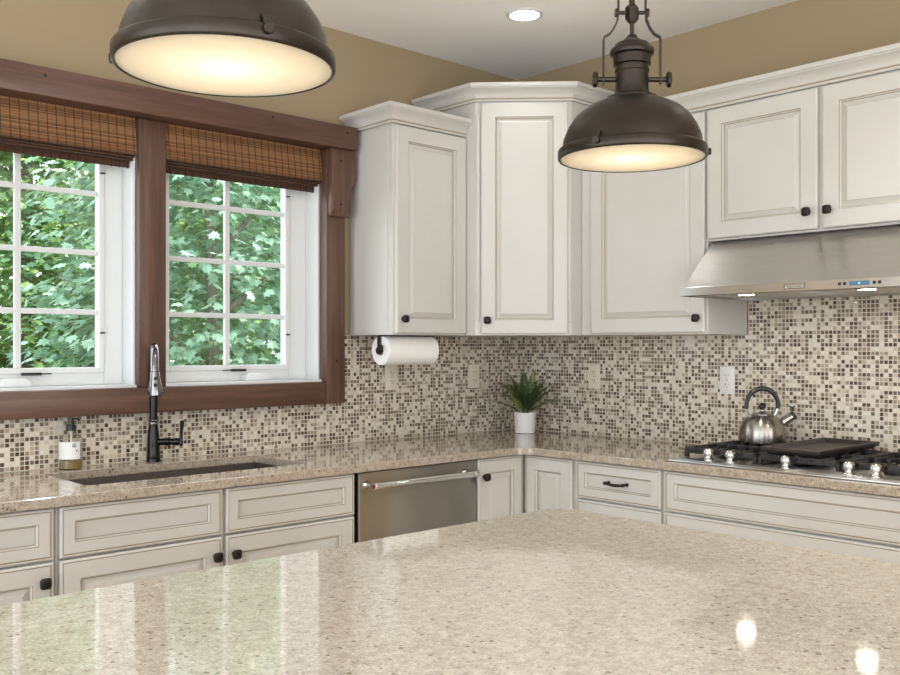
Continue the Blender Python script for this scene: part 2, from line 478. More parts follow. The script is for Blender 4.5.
# back wall and far side wall, with bare openings added and widened to let daylight in (behind the camera)
b = MB(); b.box(XL, -5.3, YB - .14, YB, 0, CEIL); b.box(-1.1, .14, YB - .14, YB, 0, CEIL); b.box(-3.4, -2.9, YB - .14, YB, 0, CEIL)
b.box(-5.3, -1.1, YB - .14, YB, 2.6, CEIL)
struct_mesh('wall_back', b, M['wall'])
b = MB(); b.box(XL - .14, XL, YB, -5.9, 0, CEIL); b.box(XL - .14, XL, -.35, .14, 0, CEIL); b.box(XL - .14, XL, -5.9, -.35, 2.6, CEIL)
b.box(XL - .14, XL, -3.2, -3.05, 0, 2.6)
struct_mesh('wall_side', b, M['wall'])

# mosaic backsplash (stands 6 mm proud of each wall)
b = MB()
b.prism([(-3.2, .9145), (-.006, .9145), (-.006, 1.389), (-1.1495, 1.389), (-1.1495, 1.0945), (-3.2, 1.0945)], 0, .006, xf=lambda a, c, d: (a, -d, c))
struct_mesh('tile_backsplash', b, M['mosaicX'])
b = MB()
b.prism([(0, .9145), (-2.27, .9145), (-2.27, 1.70), (-1.326, 1.70), (-1.326, 1.389), (0, 1.389)], 0, .006, xf=lambda a, c, d: (-d, a, c))
struct_mesh('tile_backsplash', b, M['mosaicY'])

# timber window surround
tr = struct('trim_1', (-2.03, -.03, 1.09))
b = MB(); b.box(-2.97, -1.122, -.11, 0, WZ1 - .002, 2.286, .004); b.build('header_beam', M['woodX'], tr)
for nm, x0, x1 in (('post', -1.246, -1.149), ('post', -2.072, -1.966), ('post', -2.914, -2.817)):
    b = MB(); b.box(x0, x1, -.055 if x0 != -2.072 else -.034, 0, 1.095 if x0 != -2.072 else 1.19, WZ1 - .003, .003); b.build('post', M['woodZ'], tr)
for x0 in (-1.243, -2.920):
    b = MB()
    b.prism([(-.0552, 1.917), (-.070, 1.898), (-.076, 1.898), (-.088, 1.925), (-.088, 2.1875), (-.0552, 2.1875)], x0, x0 + .1, xf=lambda a, c, d: (d, a, c), bev=.002)
    b.build('corbel_block', M['woodZ'], tr)
b = MB(); b.prism([(-1.1425, 2.015), (-1.115, 2.06), (-1.115, 2.1875), (-1.1425, 2.1875)], 0, .086, xf=lambda a, c, d: (a, -d, c), bev=.002); b.build('side_bracket', M['woodZ'], tr)
b = MB(); b.box(-2.8165, -1.2465, -.055, 0, 1.095, WZ0 - .001, .003); b.build('sill_trim', M['woodX'], tr)
for x, z, y in ((-2.437, 2.256, -.11), (-1.547, 2.262, -.11), (-1.176, 2.256, -.11), (-1.194, 2.137, -.088), (-1.195, 1.95, -.088), (-1.195, 1.278, -.055)):
    b = MB(); b.cyl((x, y + .004, z), (x, y - .0012, z), .0055, 12); b.build('peg', M['peg'], tr)

# windows
def window(name, x0, x1, g0, g1, sg=1):
    w = struct(name, ((x0 + x1) / 2, .11, WZ0))
    # jamb liner
    b = MB()
    b.box(x1 - .008, x1 - .0002, .001, .139, WZ0, WZ1); b.box(x0 + .0002, x0 + .008, .001, .139, WZ0, WZ1)
    b.box(x0 + .008, x1 - .008, -.03, .139, WZ0 + .0002, WZ0 + .009); b.box(x0 + .008, x1 - .008, .001, .139, WZ1 - .01, WZ1 - .0005)
    b.build('jamb', M['white'], w, smooth=0)
    # sash with its glazing bead
    gx0, gx1, gz0, gz1 = g0, g1, 1.264, 2.125
    b = MB()
    a0, a1, c0, c1 = x0 + .0085, x1 - .0085, WZ0 + .0095, WZ1 - .0105
    for args in ((a0, gx0 - .02, c0, c1), (gx1 + .02, a1, c0, c1)):
        b.box(args[0], args[1], .095, .137, args[2], args[3], .002)
    b.box(gx0 - .02, gx1 + .02, .095, .137, c0, gz0 - .02, .002); b.box(gx0 - .02, gx1 + .02, .095, .137, gz1 + .02, c1, .002)
    b.build('sash', M['white'], w, smooth=0)
    b = MB()
    b.box(gx0 - .021, gx0, .090, .13, gz0 - .02, gz1 + .02, .003); b.box(gx1, gx1 + .021, .090, .13, gz0 - .02, gz1 + .02, .003)
    b.box(gx0, gx1, .090, .13, gz0 - .021, gz0, .003); b.box(gx0, gx1, .090, .13, gz1, gz1 + .021, .003)
    b.build('glazing_bead', M['white'], w, smooth=0)
    b = MB(); xm = (gx0 + gx1) / 2 - .004
    b.box(xm - .011, xm + .011, .104, .122, gz0, gz1, .003)
    for z in (1.468, 1.689, 1.910):
        b.box(gx0, gx1, .105, .121, z - .010, z + .010, .003)
    b.build('muntin_grid', M['white'], w, smooth=0)
    b = MB(); b.box(gx0 - .004, gx1 + .004, .111, .115, gz0 - .004, gz1 + .004); b.build('pane', M['glass'], w, smooth=0)
    # crank operator
    b = MB(); cx = xm if sg > 0 else xm + .08
    b.prism([(-.055, 0), (.075, 0), (.066, .016), (.035, .03), (-.03, .03), (-.05, .018)], .045, .094, xf=lambda p, q, d: (cx + sg * (.105 + p), d, WZ0 + .0095 + q), bev=.003)
    b.build('crank_housing', M['white'], w)
    b = MB(); b.box(cx + sg * .005, cx + sg * .075, .080, .0899, WZ0 + .048, WZ0 + .058, .002); b.box(cx - sg * .03, cx + sg * .005, .084, .0899, WZ0 + .051, WZ0 + .055, .001)
    b.build('crank_handle', M['iron'], w)
    for z in (1.389, 1.984):
        b = MB(); b.box(gx1 + .003, gx1 + .02, .082, .0899, z, z + .006, .001); b.build('sash_clip', M['black'], w)
    return w
window('window_1', -2.817, -2.072, -2.732, -2.172, -1)
window('window_2', -1.98, -1.246, -1.892, -1.360)

# woven shades
def shade(x0, x1, label):
    r = thing('bamboo_shade', label, 'window shade', ((x0 + x1) / 2, -.012, 2.188))
    b = MB(); b.box(x0 + .004, x1 - .004, -.004, .03, 2.155, 2.1885, .002); b.build('headrail', M['bamboo_dark'], r)
    b = MB(); z = 2.186; k = 0
    while z > 2.048:
        y = -.012 - .018 * ((2.186 - z) / .14)
        b.cyl((x0 + .003, y, z), (x1 - .003, y, z), .0022, 6); z -= .0042; k += 1
    b.build('reed_fabric', M['bamboo'], r, smooth=60)
    b = MB(); n = int(round((x1 - x0) / .031)); 
    for i in range(n):
        x = x0 + .014 + (x1 - x0 - .028) * i / (n - 1)
        b.tube([(x, -.0148, 2.187), (x, -.0326, 2.047), (x, -.026, 2.043)], .0011, 5)
    b.build('weaving_threads', M['thread'], r)
    # gathered folds behind the front flap
    b = MB()
    for j, (ya, yb, za) in enumerate(((-.024, .022, 2.053), (-.012, .03, 2.045), (.0, .042, 2.037))):
        b.box(x0 + .004, x1 - .004, ya, yb, za - .005, za, .0015)
        b.cyl((x0 + .004, ya + .002, za - .002), (x1 - .004, ya + .002, za - .002), .0034, 8)
    b.build('gathered_folds', M['bamboo_dark'], r)
    b = MB(); z = 2.031
    while z > 2.006:
        b.cyl((x0 + .006, .03, z), (x1 - .006, .03, z), .0022, 6); z -= .0042
    for i in range(n):
        x = x0 + .014 + (x1 - x0 - .028) * i / (n - 1)
        b.tube([(x, .0272, 2.033), (x, .0272, 2.005)], .0011, 5, mat=1)
    b.build('bottom_hem', [M['bamboo_dark'], M['thread']], r)
    return r
shade(-2.815, -2.076, 'woven bamboo roman shade over the window cut by the picture edge')
shade(-1.964, -1.248, 'woven bamboo roman shade over the window nearest the white cabinets')

# ------------------------------------------------------------------ knobs and pulls
def knob(parent, c, N, name='knob'):
    N = Vector(N).normalized(); T = Vector((-N.y, N.x, 0)); Z = Vector((0, 0, 1)); c = Vector(c)
    b = MB()
    b.lathe([(0, 0), (.009, 0), (.009, .002), (.006, .004), (.0055, .014), (.008, .016), (0, .016)], 16, c, frame=(T, Z, N))
    R = [(.010, .014), (.0152, .0165), (.0162, .022), (.0135, .027), (.006, .0292)]
    base = len(b.v)
    for s, d in R:
        for k in range(16):
            a = 2 * PI * (k + .5) / 16; ca, sa = math.cos(a), math.sin(a); e = (abs(ca) ** 5 + abs(sa) ** 5) ** -.2
            b.v.append(tuple(c + T * (ca * e * s) + Z * (sa * e * s) + N * d))
    for i in range(len(R) - 1):
        for k in range(16):
            k2 = (k + 1) % 16
            b.f.append((base + i * 16 + k, base + i * 16 + k2, base + i * 16 + 16 + k2, base + i * 16 + 16 + k)); b.m.append(0)
    b.f.append(tuple(base + k for k in range(16))); b.m.append(0)
    b.f.append(tuple(base + (len(R) - 1) * 16 + k for k in range(16))); b.m.append(0)
    return b.build(name, M['bronze'], parent, smooth=50)

NL, NR = Vector((0, -1, 0)), Vector((-1, 0, 0))       # outward of window-wall and range-wall fronts

def front(parent, name, side, a0, a1, z0, z1, fw, raised, depth, t=.02):
    edge = depth > .5
    """door or drawer front between a0 and a1 along the wall (x or y)"""
    b = MB(); lo, hi = min(a0, a1), max(a0, a1)
    if side == 'L': b.panel((lo, -depth, z0), (1, 0, 0), NL, hi - lo, z1 - z0, fw, raised, t, edge)
    else: b.panel((-depth, hi, z0), (0, -1, 0), NR, hi - lo, z1 - z0, fw, raised, t, edge)
    return b.build(name, PG, parent, smooth=0)

# ------------------------------------------------------------------ base cabinets
BD = .61      # carcass depth, doors stand in front of it
ZT = .8835    # carcass top, underside of the worktop
def base_body(parent, side, a0, a1):
    b = MB(); lo, hi = min(a0, a1), max(a0, a1)
    if side == 'L':
        b.box(lo, hi, -BD, -.002, .1, ZT); 
    else:
        b.box(-BD, -.002, lo, hi, .1, ZT)
    o = b.build('carcass', M['paint'], parent, smooth=0)
    k = MB()
    if side == 'L': k.box(lo, hi, -BD + .07, -.01, 0, .0995)
    else: k.box(-BD + .07, -.01, lo, hi, 0, .0995)
    k.build('toe_kick', M['kick'], parent, smooth=0)
Z0, ZS, ZD1 = .115, .725, .7315     # door bottom, door top, drawer bottom
ZD2 = .879

r = thing('base_cabinet', 'cream base cabinet at the picture edge, showing one drawer front and one knob', 'cabinet', (-2.84, -.3, 0))
base_body(r, 'L', -3.09, -2.586)
d = front(r, 'drawer', 'L', -3.08, -2.594, ZD1, ZD2, .046, False, BD)
d = front(r, 'door', 'L', -3.08, -2.594, Z0, ZS, .062, True, BD); knob(d, (-2.624, -BD - .02, .672), NL)

r = thing('sink_base_cabinet', 'wide cream base cabinet under the sink with paired doors and false drawer fronts', 'cabinet', (-2.05, -.3, 0))
b = MB(); b.box(-2.584, -2.566, -BD, -.002, .1, ZT); b.box(-1.538, -1.522, -BD, -.002, .1, ZT); b.box(-2.566, -1.538, -.02, -.002, .1, ZT)
b.box(-2.566, -1.538, -BD, -.02, .1, .12); b.box(-2.566, -1.538, -BD, -BD + .02, .72, ZT); b.box(-2.065, -2.038, -BD, -BD + .02, .12, .72)
b.build('carcass', M['paint'], r, smooth=0)
b = MB(); b.box(-2.584, -1.522, -BD + .07, -.01, 0, .0995); b.build('toe_kick', M['kick'], r, smooth=0)
for a0, a1, kx in ((-2.577, -2.059, -2.085), (-2.045, -1.527, -2.017)):
    front(r, 'false_drawer', 'L', a0, a1, ZD1, ZD2, .046, False, BD)
    d = front(r, 'door', 'L', a0, a1, Z0, ZS, .062, True, BD); knob(d, (kx, -BD - .02, .664), NL)

r = thing('corner_base_cabinet', 'cream corner base cabinet with two narrow doors meeting at a right angle', 'cabinet', (-.4, -.4, 0))
b = MB()
b.prism([(-.905, -.002), (-.905, -BD), (-BD, -BD), (-BD, -.905), (-.002, -.905), (-.002, -.002)], .1, ZT)
b.build('carcass', M['paint'], r, smooth=0)
b = MB(); b.prism([(-.905, -.01), (-.905, -BD + .07), (-BD + .07, -BD + .07), (-BD + .07, -.905), (-.01, -.905), (-.01, -.01)], 0, .0995)
b.build('toe_kick', M['kick'], r, smooth=0)
d = front(r, 'door', 'L', -.901, -.6335, Z0, ZD2, .062, True, BD); knob(d, (-.868, -BD - .02, .806), NL)
front(r, 'door', 'R', -.6345, -.893, Z0, ZD2, .062, True, BD)

r = thing('drawer_base_cabinet', 'narrow cream drawer cabinet carrying the one dark bar pull', 'cabinet', (-.3, -1.12, 0))
base_body(r, 'R', -.908, -1.329)
d = front(r, 'drawer', 'R', -.918, -1.321, ZD1, ZD2, .046, False, BD)
b = MB(); xo = -BD - .02 + .0105
for y in (-1.075, -1.163):
    b.lathe([(0, 0), (.0075, 0), (.0065, .006), (.005, .02), (.0072, .024), (.0072, .030), (0, .033)], 12, (xo, y, .806), frame=((0, 1, 0), (0, 0, 1), (-1, 0, 0)))
b.tube([(xo - .026, -1.075 - .088 * s, .806 - .004 * math.sin(PI * s)) for s in [i / 12 for i in range(13)]], [.0042 + .0022 * math.sin(PI * i / 12) for i in range(13)], 10)
b.build('pull', M['bronze'], d)
front(r, 'drawer', 'R', -.918, -1.321, .43, ZS, .062, False, BD); front(r, 'drawer', 'R', -.918, -1.321, Z0, .42, .062, False, BD)

r = thing('cooktop_base_cabinet', 'wide cream drawer cabinet beneath the gas cooktop', 'cabinet', (-.3, -1.8, 0))
base_body(r, 'R', -1.331, -2.262)
front(r, 'drawer', 'R', -1.339, -2.254, ZD1, ZD2, .046, False, BD)
front(r, 'drawer', 'R', -1.339, -2.254, .43, ZS, .062, False, BD); front(r, 'drawer', 'R', -1.339, -2.254, Z0, .42, .062, False, BD)

# dishwasher
r = thing('dishwasher', 'stainless steel dishwasher with a round bar handle between cream cabinets', 'dishwasher', (-1.21, -.3, 0))
b = MB(); b.box(-1.514, -.9065, -.585, -.03, .1, ZT - .001); b.box(-1.5, -.92, -.52, -.05, 0, .0995); b.build('tub_housing', M['dark_gap'], r, smooth=0)
b = MB(); b.box(-1.508, -.9105, -.628, -.586, .115, .879, .003); d = b.build('door', M['steel_dw'], r)
b = MB(); zc = .835
b.cyl((-1.482, -.689, zc), (-.962, -.689, zc), .0125, 24); b.build('handle', M['chrome'], d)
for x in (-1.472, -.972):
    b = MB()
    b.lathe([(0, 0), (.016, 0), (.014, .004), (.0095, .01), (.009, .046), (0, .048)], 20, (x, -.628, zc), frame=((1, 0, 0), (0, 0, 1), (0, -1, 0)))
    b.cyl((x - .012, -.689, zc), (x + .012, -.689, zc), .0145, 24, bev=.002)
    b.build('handle_post', M['chrome'], d)
b = MB(); b.cyl((-1.488, -.689, zc), (-1.4815, -.689, zc), .0125, 24); b.cyl((-1.4895, -.689, zc), (-1.4882, -.689, zc), .008, 20, mat=1); b.build('handle_cap', [M['chrome'], mat('red medallion', srgb(120, 30, 28), .3)], d)

# ------------------------------------------------------------------ worktop (one L-shaped slab with the sink cut out)
def slab(name, outer, holes, z0, z1, m, parent=None, bev=.003):
    cu = bpy.data.curves.new(name, 'CURVE'); cu.dimensions = '2D'; cu.fill_mode = 'BOTH'
    cu.extrude = (z1 - z0) / 2 - bev; cu.bevel_depth = bev; cu.bevel_resolution = 2; cu.offset = -bev
    for loop in [outer] + holes:
        s = cu.splines.new('POLY'); s.points.add(len(loop) - 1); s.use_cyclic_u = True
        for q, pt in zip(s.points, loop): q.co = (pt[0], pt[1], 0, 1)
    tmp = bpy.data.objects.new('tmp', cu); COL.objects.link(tmp)
    dg = bpy.context.evaluated_depsgraph_get(); dg.update()
    me = bpy.data.meshes.new_from_object(tmp.evaluated_get(dg), depsgraph=dg)
    bpy.data.objects.remove(tmp); bpy.data.curves.remove(cu)
    b = MB()
    zc = (z0 + z1) / 2
    b.add([(v.co.x, v.co.y, v.co.z + zc) for v in me.vertices], [tuple(p.vertices) for p in me.polygons])
    bpy.data.meshes.remove(me)
    return b.build(name, m, parent, smooth=12, merge=True)
def arc(cx, cy, r, a0, a1, n=10):
    return [(cx + r * math.cos(math.radians(a0 + (a1 - a0) * i / n)), cy + r * math.sin(math.radians(a0 + (a1 - a0) * i / n))) for i in range(n + 1)]
CF = -.648
rr_ = .07
outer = [(-3.10, -.0065), (-3.10, CF)] + arc(CF - rr_, CF - rr_, rr_, 90, 0) + [(CF, -2.268), (-.0065, -2.268), (-.0065, -.0065)]
hole = arc(-2.430, -.475, .015, 180, 270, 4) + arc(-1.650, -.475, .015, 270, 360, 4) + arc(-1.650, -.142, .015, 0, 90, 4) + arc(-2.430, -.142, .015, 90, 180, 4)
ct = slab('countertop', outer, [hole], .884, .914, M['quartz_brown'])
tag(ct, 'L-shaped speckled beige stone worktop along the mosaic walls', 'countertop')

# undermount sink
r = thing('undermount_sink', 'dark brown undermount sink basin set below the worktop', 'sink', (-2.04, -.31, .66))
b = MB()
def ring(x0, x1, y0, y1, z): return [(x0, y0, z), (x1, y0, z), (x1, y1, z), (x0, y1, z)]
L = [ring(-2.475, -1.602, -.515, -.095, .8835), ring(-2.447, -1.632, -.492, -.126, .8835), ring(-2.443, -1.636, -.488, -.130, .875), ring(-2.437, -1.642, -.482, -.136, .69), ring(-2.42, -1.66, -.465, -.155, .672)]
base = 0
for q in L: b.v += q
for i in range(len(L) - 1):
    for k in range(4): b.f.append((i * 4 + k, i * 4 + (k + 1) % 4, i * 4 + 4 + (k + 1) % 4, i * 4 + 4 + k)); b.m.append(0)
b.f.append((16, 17, 18, 19)); b.m.append(0)
O = [ring(-2.475, -1.602, -.515, -.095, .8835), ring(-2.455, -1.625, -.50, -.12, .66)]
n0 = len(b.v)
for q in O: b.v += q
for k in range(4): b.f.append((n0 + k, n0 + (k + 1) % 4, n0 + 4 + (k + 1) % 4, n0 + 4 + k)); b.m.append(0)
b.f.append((n0 + 4, n0 + 5, n0 + 6, n0 + 7)); b.m.append(0)
b.build('basin', M['sink'], r, smooth=30, merge=True)
b = MB(); b.lathe([(0, .674), (.02, .674), (.04, .6765), (.045, .6735), (0, .673)], 24, (-2.04, -.31, 0)); b.build('drain', M['chrome'], r)

# ------------------------------------------------------------------ wall cabinets
UD = .305; UZ0 = 1.39
def crown(parent, path, z0, h=.074, out=.055, name='crown_moulding'):
    s = h / .074; o = out / .055
    P = [(0, 0), (.010, 0), (.013, .003), (.014, .007), (.011, .010), (.011, .014), (.015, .016), (.017, .024), (.022, .034), (.031, .043), (.041, .049), (.047, .052), (.048, .056), (.055, .057), (.055, .0725), (.053, .074), (0, .074)]
    mats = [0] * len(P); mats[4] = 1; mats[0] = 1
    b = MB(); b.sweep(path, [(a * o, z0 + q * s) for a, q in P], mats)
    return b.build(name, PG, parent, smooth=40, recalc=True)

# A: beside the window
r = thing('wall_cabinet', 'cream wall cabinet with one door beside the window, over the paper towels', 'cabinet', (-.86, -.15, UZ0))
b = MB(); b.box(-1.087, -.676, -UD, -.0065, UZ0, 2.30, .002); b.build('carcass', M['paint'], r, smooth=0)
b = MB(); b.box(-1.090, -1.0872, -UD + .03, -.04, 1.40, 2.262, .0008); b.build('side_panel', M['paint'], r, smooth=0)
d = front(r, 'door', 'L', -1.079, -.678, UZ0 + .007, 2.272, .066, True, UD); knob(d, (-1.047, -UD - .02, 1.457), NL)
crown(r, [(-1.0905, -.0065), (-1.0905, -UD - .001), (-.676, -UD - .001)], 2.279)

# B: taller diagonal corner cabinet
r = thing('corner_wall_cabinet', 'tall cream diagonal wall cabinet standing higher than its neighbours in the room corner', 'cabinet', (-.35, -.35, UZ0))
ch = .022
Bp = [(-.0065, -.0065), (-.674, -.0065), (-.674, -.377), (-.666, -.391), (-.386, -.671), (-.372, -.679), (-.0065, -.679)]
b = MB(); b.prism(Bp, UZ0, 2.45); b.build('carcass', M['paint'], r, smooth=0)
Ud = Vector((1, -1, 0)).normalized(); Nd = Vector((-1, -1, 0)).normalized()
mid = Vector((-.5235, -.5335, 0)); w = .382
b = MB(); Oq = mid - Ud * (w / 2); b.panel((Oq.x, Oq.y, UZ0 + .006), Ud, Nd, w, 2.416 - UZ0 - .006, .066, True, edge=False); d = b.build('door', PG, r, smooth=0)
kp = mid - Ud * (w / 2 - .028) + Nd * .02; knob(d, (kp.x, kp.y, 1.456), Nd)
for s in (-1, 1):
    b = MB(); c = mid + Ud * (s * .2000 - .003)
    b.box(-.0075, .0075, 0, .012, 1.45, 2.37, .004)
    ang = math.atan2(Ud.y, Ud.x)
    Rm = Matrix.Rotation(ang, 4, 'Z')
    b.v = [tuple(Vector((c.x, c.y, 0)) + (Rm @ Vector((p[0], -p[1] + .004, p[2])))) for p in b.v]
    b.build('pilaster', M['paint'], r)
crown(r, [(-.674, -.0065), (-.674, -.3805), (-.3755, -.679), (-.0065, -.679)], 2.424, .074, .055)

# C: range wall
r = thing('wall_cabinet', 'cream single door wall cabinet between the corner cabinet and the range hood', 'cabinet', (-.15, -.99, UZ0))
b = MB(); b.box(-UD, -.0065, -1.322, -.681, UZ0, 2.30, .002); b.build('carcass', M['paint'], r, smooth=0)
d = front(r, 'door', 'R', -.745, -1.316, UZ0 + .007, 2.272, .066, True, UD); knob(d, (-UD - .02, -1.288, 1.454), NR)
# E: above the hood
r = thing('wall_cabinet', 'short cream wall cabinet with two doors directly above the range hood', 'cabinet', (-.15, -1.80, 1.756))
b = MB(); b.box(-UD, -.0065, -2.262, -1.324, 1.756, 2.30, .002); b.build('carcass', M['paint'], r, smooth=0)
d = front(r, 'door', 'R', -1.330, -1.779, 1.764, 2.272, .066, True, UD); knob(d, (-UD - .02, -1.746, 1.827), NR)
d = front(r, 'door', 'R', -1.797, -2.248, 1.764, 2.272, .066, True, UD); knob(d, (-UD - .02, -1.824, 1.827), NR)
c = crown(None, [(-UD - .001, -.681), (-UD - .001, -2.262), (-.0065, -2.262)], 2.279, name='crown_moulding')
tag(c, 'long cream crown moulding running over the range wall cabinets', 'moulding')

# ------------------------------------------------------------------ range hood
HY0, HY1 = -1.338, -2.257
r = thing('range_hood', 'brushed stainless steel range hood mounted over the gas cooktop', 'range hood', (-.26, -1.80, 1.53))
b = MB()
prof = [(-.0065, 1.7545), (-.292, 1.7545), (-.300, 1.750), (-.36, 1.694), (-.42, 1.640), (-.475, 1.593), (-.505, 1.571), (-.515, 1.5655), (-.520, 1.5645), (-.522, 1.562), (-.522, 1.533), (-.520, 1.531), (-.500, 1.531), (-.498, 1.545), (-.0065, 1.545)]
b.prism(prof, HY1, HY0, xf=lambda a, c, d: (a, d, c)); hood = b.build('canopy', M['steel'], r, smooth=14)
b = MB()
b.box(-.4975, -.0065, HY0 - .02, HY0, 1.531, 1.5449); b.box(-.4975, -.0065, HY1, HY1 + .02, 1.531, 1.5449); b.box(-.03, -.0065, HY1 + .02, HY0 - .02, 1.531, 1.5449)
b.build('underside_rim', M['steel'], r, smooth=0)
for k in range(2):
    b = MB(); y0 = HY0 - .03 - k * .43; y1 = y0 - .42
    for i in range(9): b.box(-.40 + i * .039, -.375 + i * .039, y1, y0, 1.536, 1.5448, .002)
    b.build('baffle_filter', M['steel'], r)
for y in (-1.575, -2.015):
    b = MB(); b.lathe([(.030, 1.5448), (.036, 1.5448), (.036, 1.529), (.030, 1.529)], 28, (-.455, y, 0), closed=True); b.build('lamp_ring', M['chrome'], r)
    b = MB(); b.lathe([(0, 1.5295), (.0298, 1.5315), (.0298, 1.536), (0, 1.536)], 28, (-.455, y, 0)); b.build('lamp_lens', M['hood_lens'], r)
# badge and controls on the lip
xf = -.522
b = MB(); b.box(xf - .002, xf + .001, -1.832, -1.757, 1.5395, 1.5555, .0008, mat=1); b.box(xf - .0028, xf, -1.829, -1.760, 1.5415, 1.5535, .0004); bd = b.build('badge', [M['plate'], M['plate_ink']], r, smooth=0)
fc = bpy.data.curves.new('badge_text', 'FONT'); fc.body = 'KitchenAid'; fc.size = .0098; fc.extrude = .0003; fc.align_x = 'CENTER'; fc.align_y = 'CENTER'; fc.space_character = 1.2
fo = bpy.data.objects.new('t', fc); COL.objects.link(fo); dg = bpy.context.evaluated_depsgraph_get(); dg.update()
fm = bpy.data.meshes.new_from_object(fo.evaluated_get(dg), depsgraph=dg); bpy.data.objects.remove(fo)
b = MB(); b.add([(xf - .0030 - v.co.z, -1.7945 - v.co.x, 1.5475 + v.co.y) for v in fm.vertices], [tuple(p.vertices) for p in fm.polygons]); b.build('badge_lettering', M['plate_ink'], bd, smooth=0)
bpy.data.meshes.remove(fm)
b = MB(); b.box(xf - .0016, xf + .001, -2.052, -1.985, 1.5415, 1.5555, .0006); dsp = b.build('display', M['display'], r, smooth=0)
b = MB(); b.box(xf - .0020, xf - .0014, -2.021, -2.016, 1.546, 1.551); b.build('display_glyph', M['display_dot'], dsp, smooth=0)
for y in (-1.953, -1.970, -2.067, -2.084):
    b = MB(); b.box(xf - .002, xf + .001, y - .0052, y + .0052, 1.5432, 1.5536, .0015); b.build('button', M['black'], r)

# ------------------------------------------------------------------ cooktop
r = thing('gas_cooktop', 'gas cooktop with black cast iron grates on the stone worktop', 'cooktop', (-.34, -1.80, .914))
b = MB(); b.box(-.612, -.075, -2.257, -1.343, .9145, .9215, .003); b.box(-.59, -.095, -2.24, -1.36, .9215, .9235, .001); b.build('steel_tray', M['steel'], r)
GX0, GX1 = -.510, -.095
gz = .962
for k in range(3):
    y1 = -1.348 - k * .302; y0 = y1 - .297
    b = MB(); bw = .012
    # outer frame
    b.box(GX0, GX0 + .015, y0, y1, gz - .024, gz - .002, .003); b.box(GX1 - .015, GX1, y0, y1, gz - .026, gz - .002, .003)
    b.box(GX0, GX1, y1 - .014, y1, gz - .024, gz - .002, .003); b.box(GX0, GX1, y0, y0 + .014, gz - .024, gz - .002, .003)
    ym = (y0 + y1) / 2; xm = (GX0 + GX1) / 2
    b.box(xm - .007, xm + .007, y0, y1, gz - .02, gz - .001, .003)
    for yy in (y0 + .055, y0 + .1, ym, y1 - .1, y1 - .055):
        for xa, xb in ((GX0, GX0 + .075), (xm - .07, xm + .07), (GX1 - .075, GX1)):
            b.box(xa, xb, yy - .005, yy + .005, gz - .016, gz, .002)
    for xx in (GX0 + .007, GX1 - .007):
        for yy in (y0 + .007, y1 - .007): b.box(xx - .008, xx + .008, yy - .007, yy + .007, .9237, gz - .01, .002)
    b.build('grate', M['iron'], r)
    for xx in ((-.41, -.19) if k != 1 else (-.30,)):
        b = MB(); rr = .042 if k != 1 else .055
        b.lathe([(0, .9237), (rr + .006, .9237), (rr + .004, .932), (rr - .006, .934), (rr - .006, .937), (rr, .938), (rr, .943), (rr - .01, .9455), (0, .9455)], 28, (xx, ym, 0)); b.build('burner', M['iron'], r)
for y in (-1.470, -1.560, -1.773, -1.992, -2.080):
    b = MB()
    b.lathe([(0, .9237), (.020, .9237), (.020, .926), (.014, .929), (.012, .936), (.0135, .939), (.0185, .944), (.0195, .951), (.0175, .959), (.012, .9645), (.005, .967), (0, .9672)], 28, (-.541, y, 0)); b.build('control_knob', M['chrome'], r, smooth=50)

r = thing('griddle', 'flat black rimmed griddle lying on the middle grate beside the kettle', 'griddle', (-.28, -1.775, gz + .001))
b = MB()
def rr4(a, z): return [(-.520 + a, -1.888 + a, z), (-.050 - a, -1.888 + a, z), (-.050 - a, -1.668 - a, z), (-.520 + a, -1.668 - a, z)]
L = [rr4(.022, gz + .001), rr4(.004, gz + .014), rr4(0, gz + .024), rr4(.003, gz + .027), rr4(.013, gz + .026), rr4(.026, gz + .012)]
for q in L: b.v += q
for i in range(len(L) - 1):
    for k in range(4): b.f.append((i * 4 + k, i * 4 + (k + 1) % 4, i * 4 + 4 + (k + 1) % 4, i * 4 + 4 + k)); b.m.append(0)
b.f += [(0, 1, 2, 3), (20, 21, 22, 23)]; b.m += [0, 0]
b.build('pan', M['griddle'], r, smooth=20)

# ------------------------------------------------------------------ kettle
RT = Vector((.736, -.677, 0)); FW = Vector((.677, .736, 0))
kx, ky, kz = -.166, -1.478, gz + .0005
r = thing('tea_kettle', 'brushed steel whistling kettle with a black arched handle on the cooktop', 'kettle', (kx, ky, kz))
b = MB()
b.lathe([(0, 0), (.084, 0), (.089, .003), (.091, .010), (.091, .035), (.0885, .055), (.082, .074), (.071, .091), (.058, .102), (.046, .108), (.044, .1095), (0, .1095)], 56, (kx, ky, kz)); b.build('body', M['kettle'], r, smooth=45)
b = MB(); b.lathe([(0, .1098), (.041, .1098), (.041, .112), (.030, .117), (.012, .121), (.007, .124), (.007, .129), (0, .129)], 40, (kx, ky, kz)); lid = b.build('lid', M['kettle'], r, smooth=40)
b = MB(); b.sphere((kx, ky, kz + .142), .0145); b.build('lid_knob', M['black'], lid)
b = MB(); C = Vector((kx, ky, kz)); pts = []
for i in range(23):
    a = math.radians(-12 + 204 * i / 22); pts.append(C + RT * (.062 * math.cos(a)) + Vector((0, 0, .147 + .066 * math.sin(a))))
b.tube(pts, [.0075 + .0025 * math.sin(PI * i / 22) for i in range(23)], 12); b.build('handle', M['black'], r)
for s in (-1, 1):
    b = MB(); b.tube([C + RT * (s * .046) + Vector((0, 0, .100)), C + RT * (s * .056) + Vector((0, 0, .12)), C + RT * (s * .0605) + Vector((0, 0, .136))], .0042, 8); b.build('handle_bracket', M['chrome'], r)
b = MB(); s0 = C + RT * .068 + Vector((0, 0, .072)); s1 = C + RT * .117 + Vector((0, 0, .103))
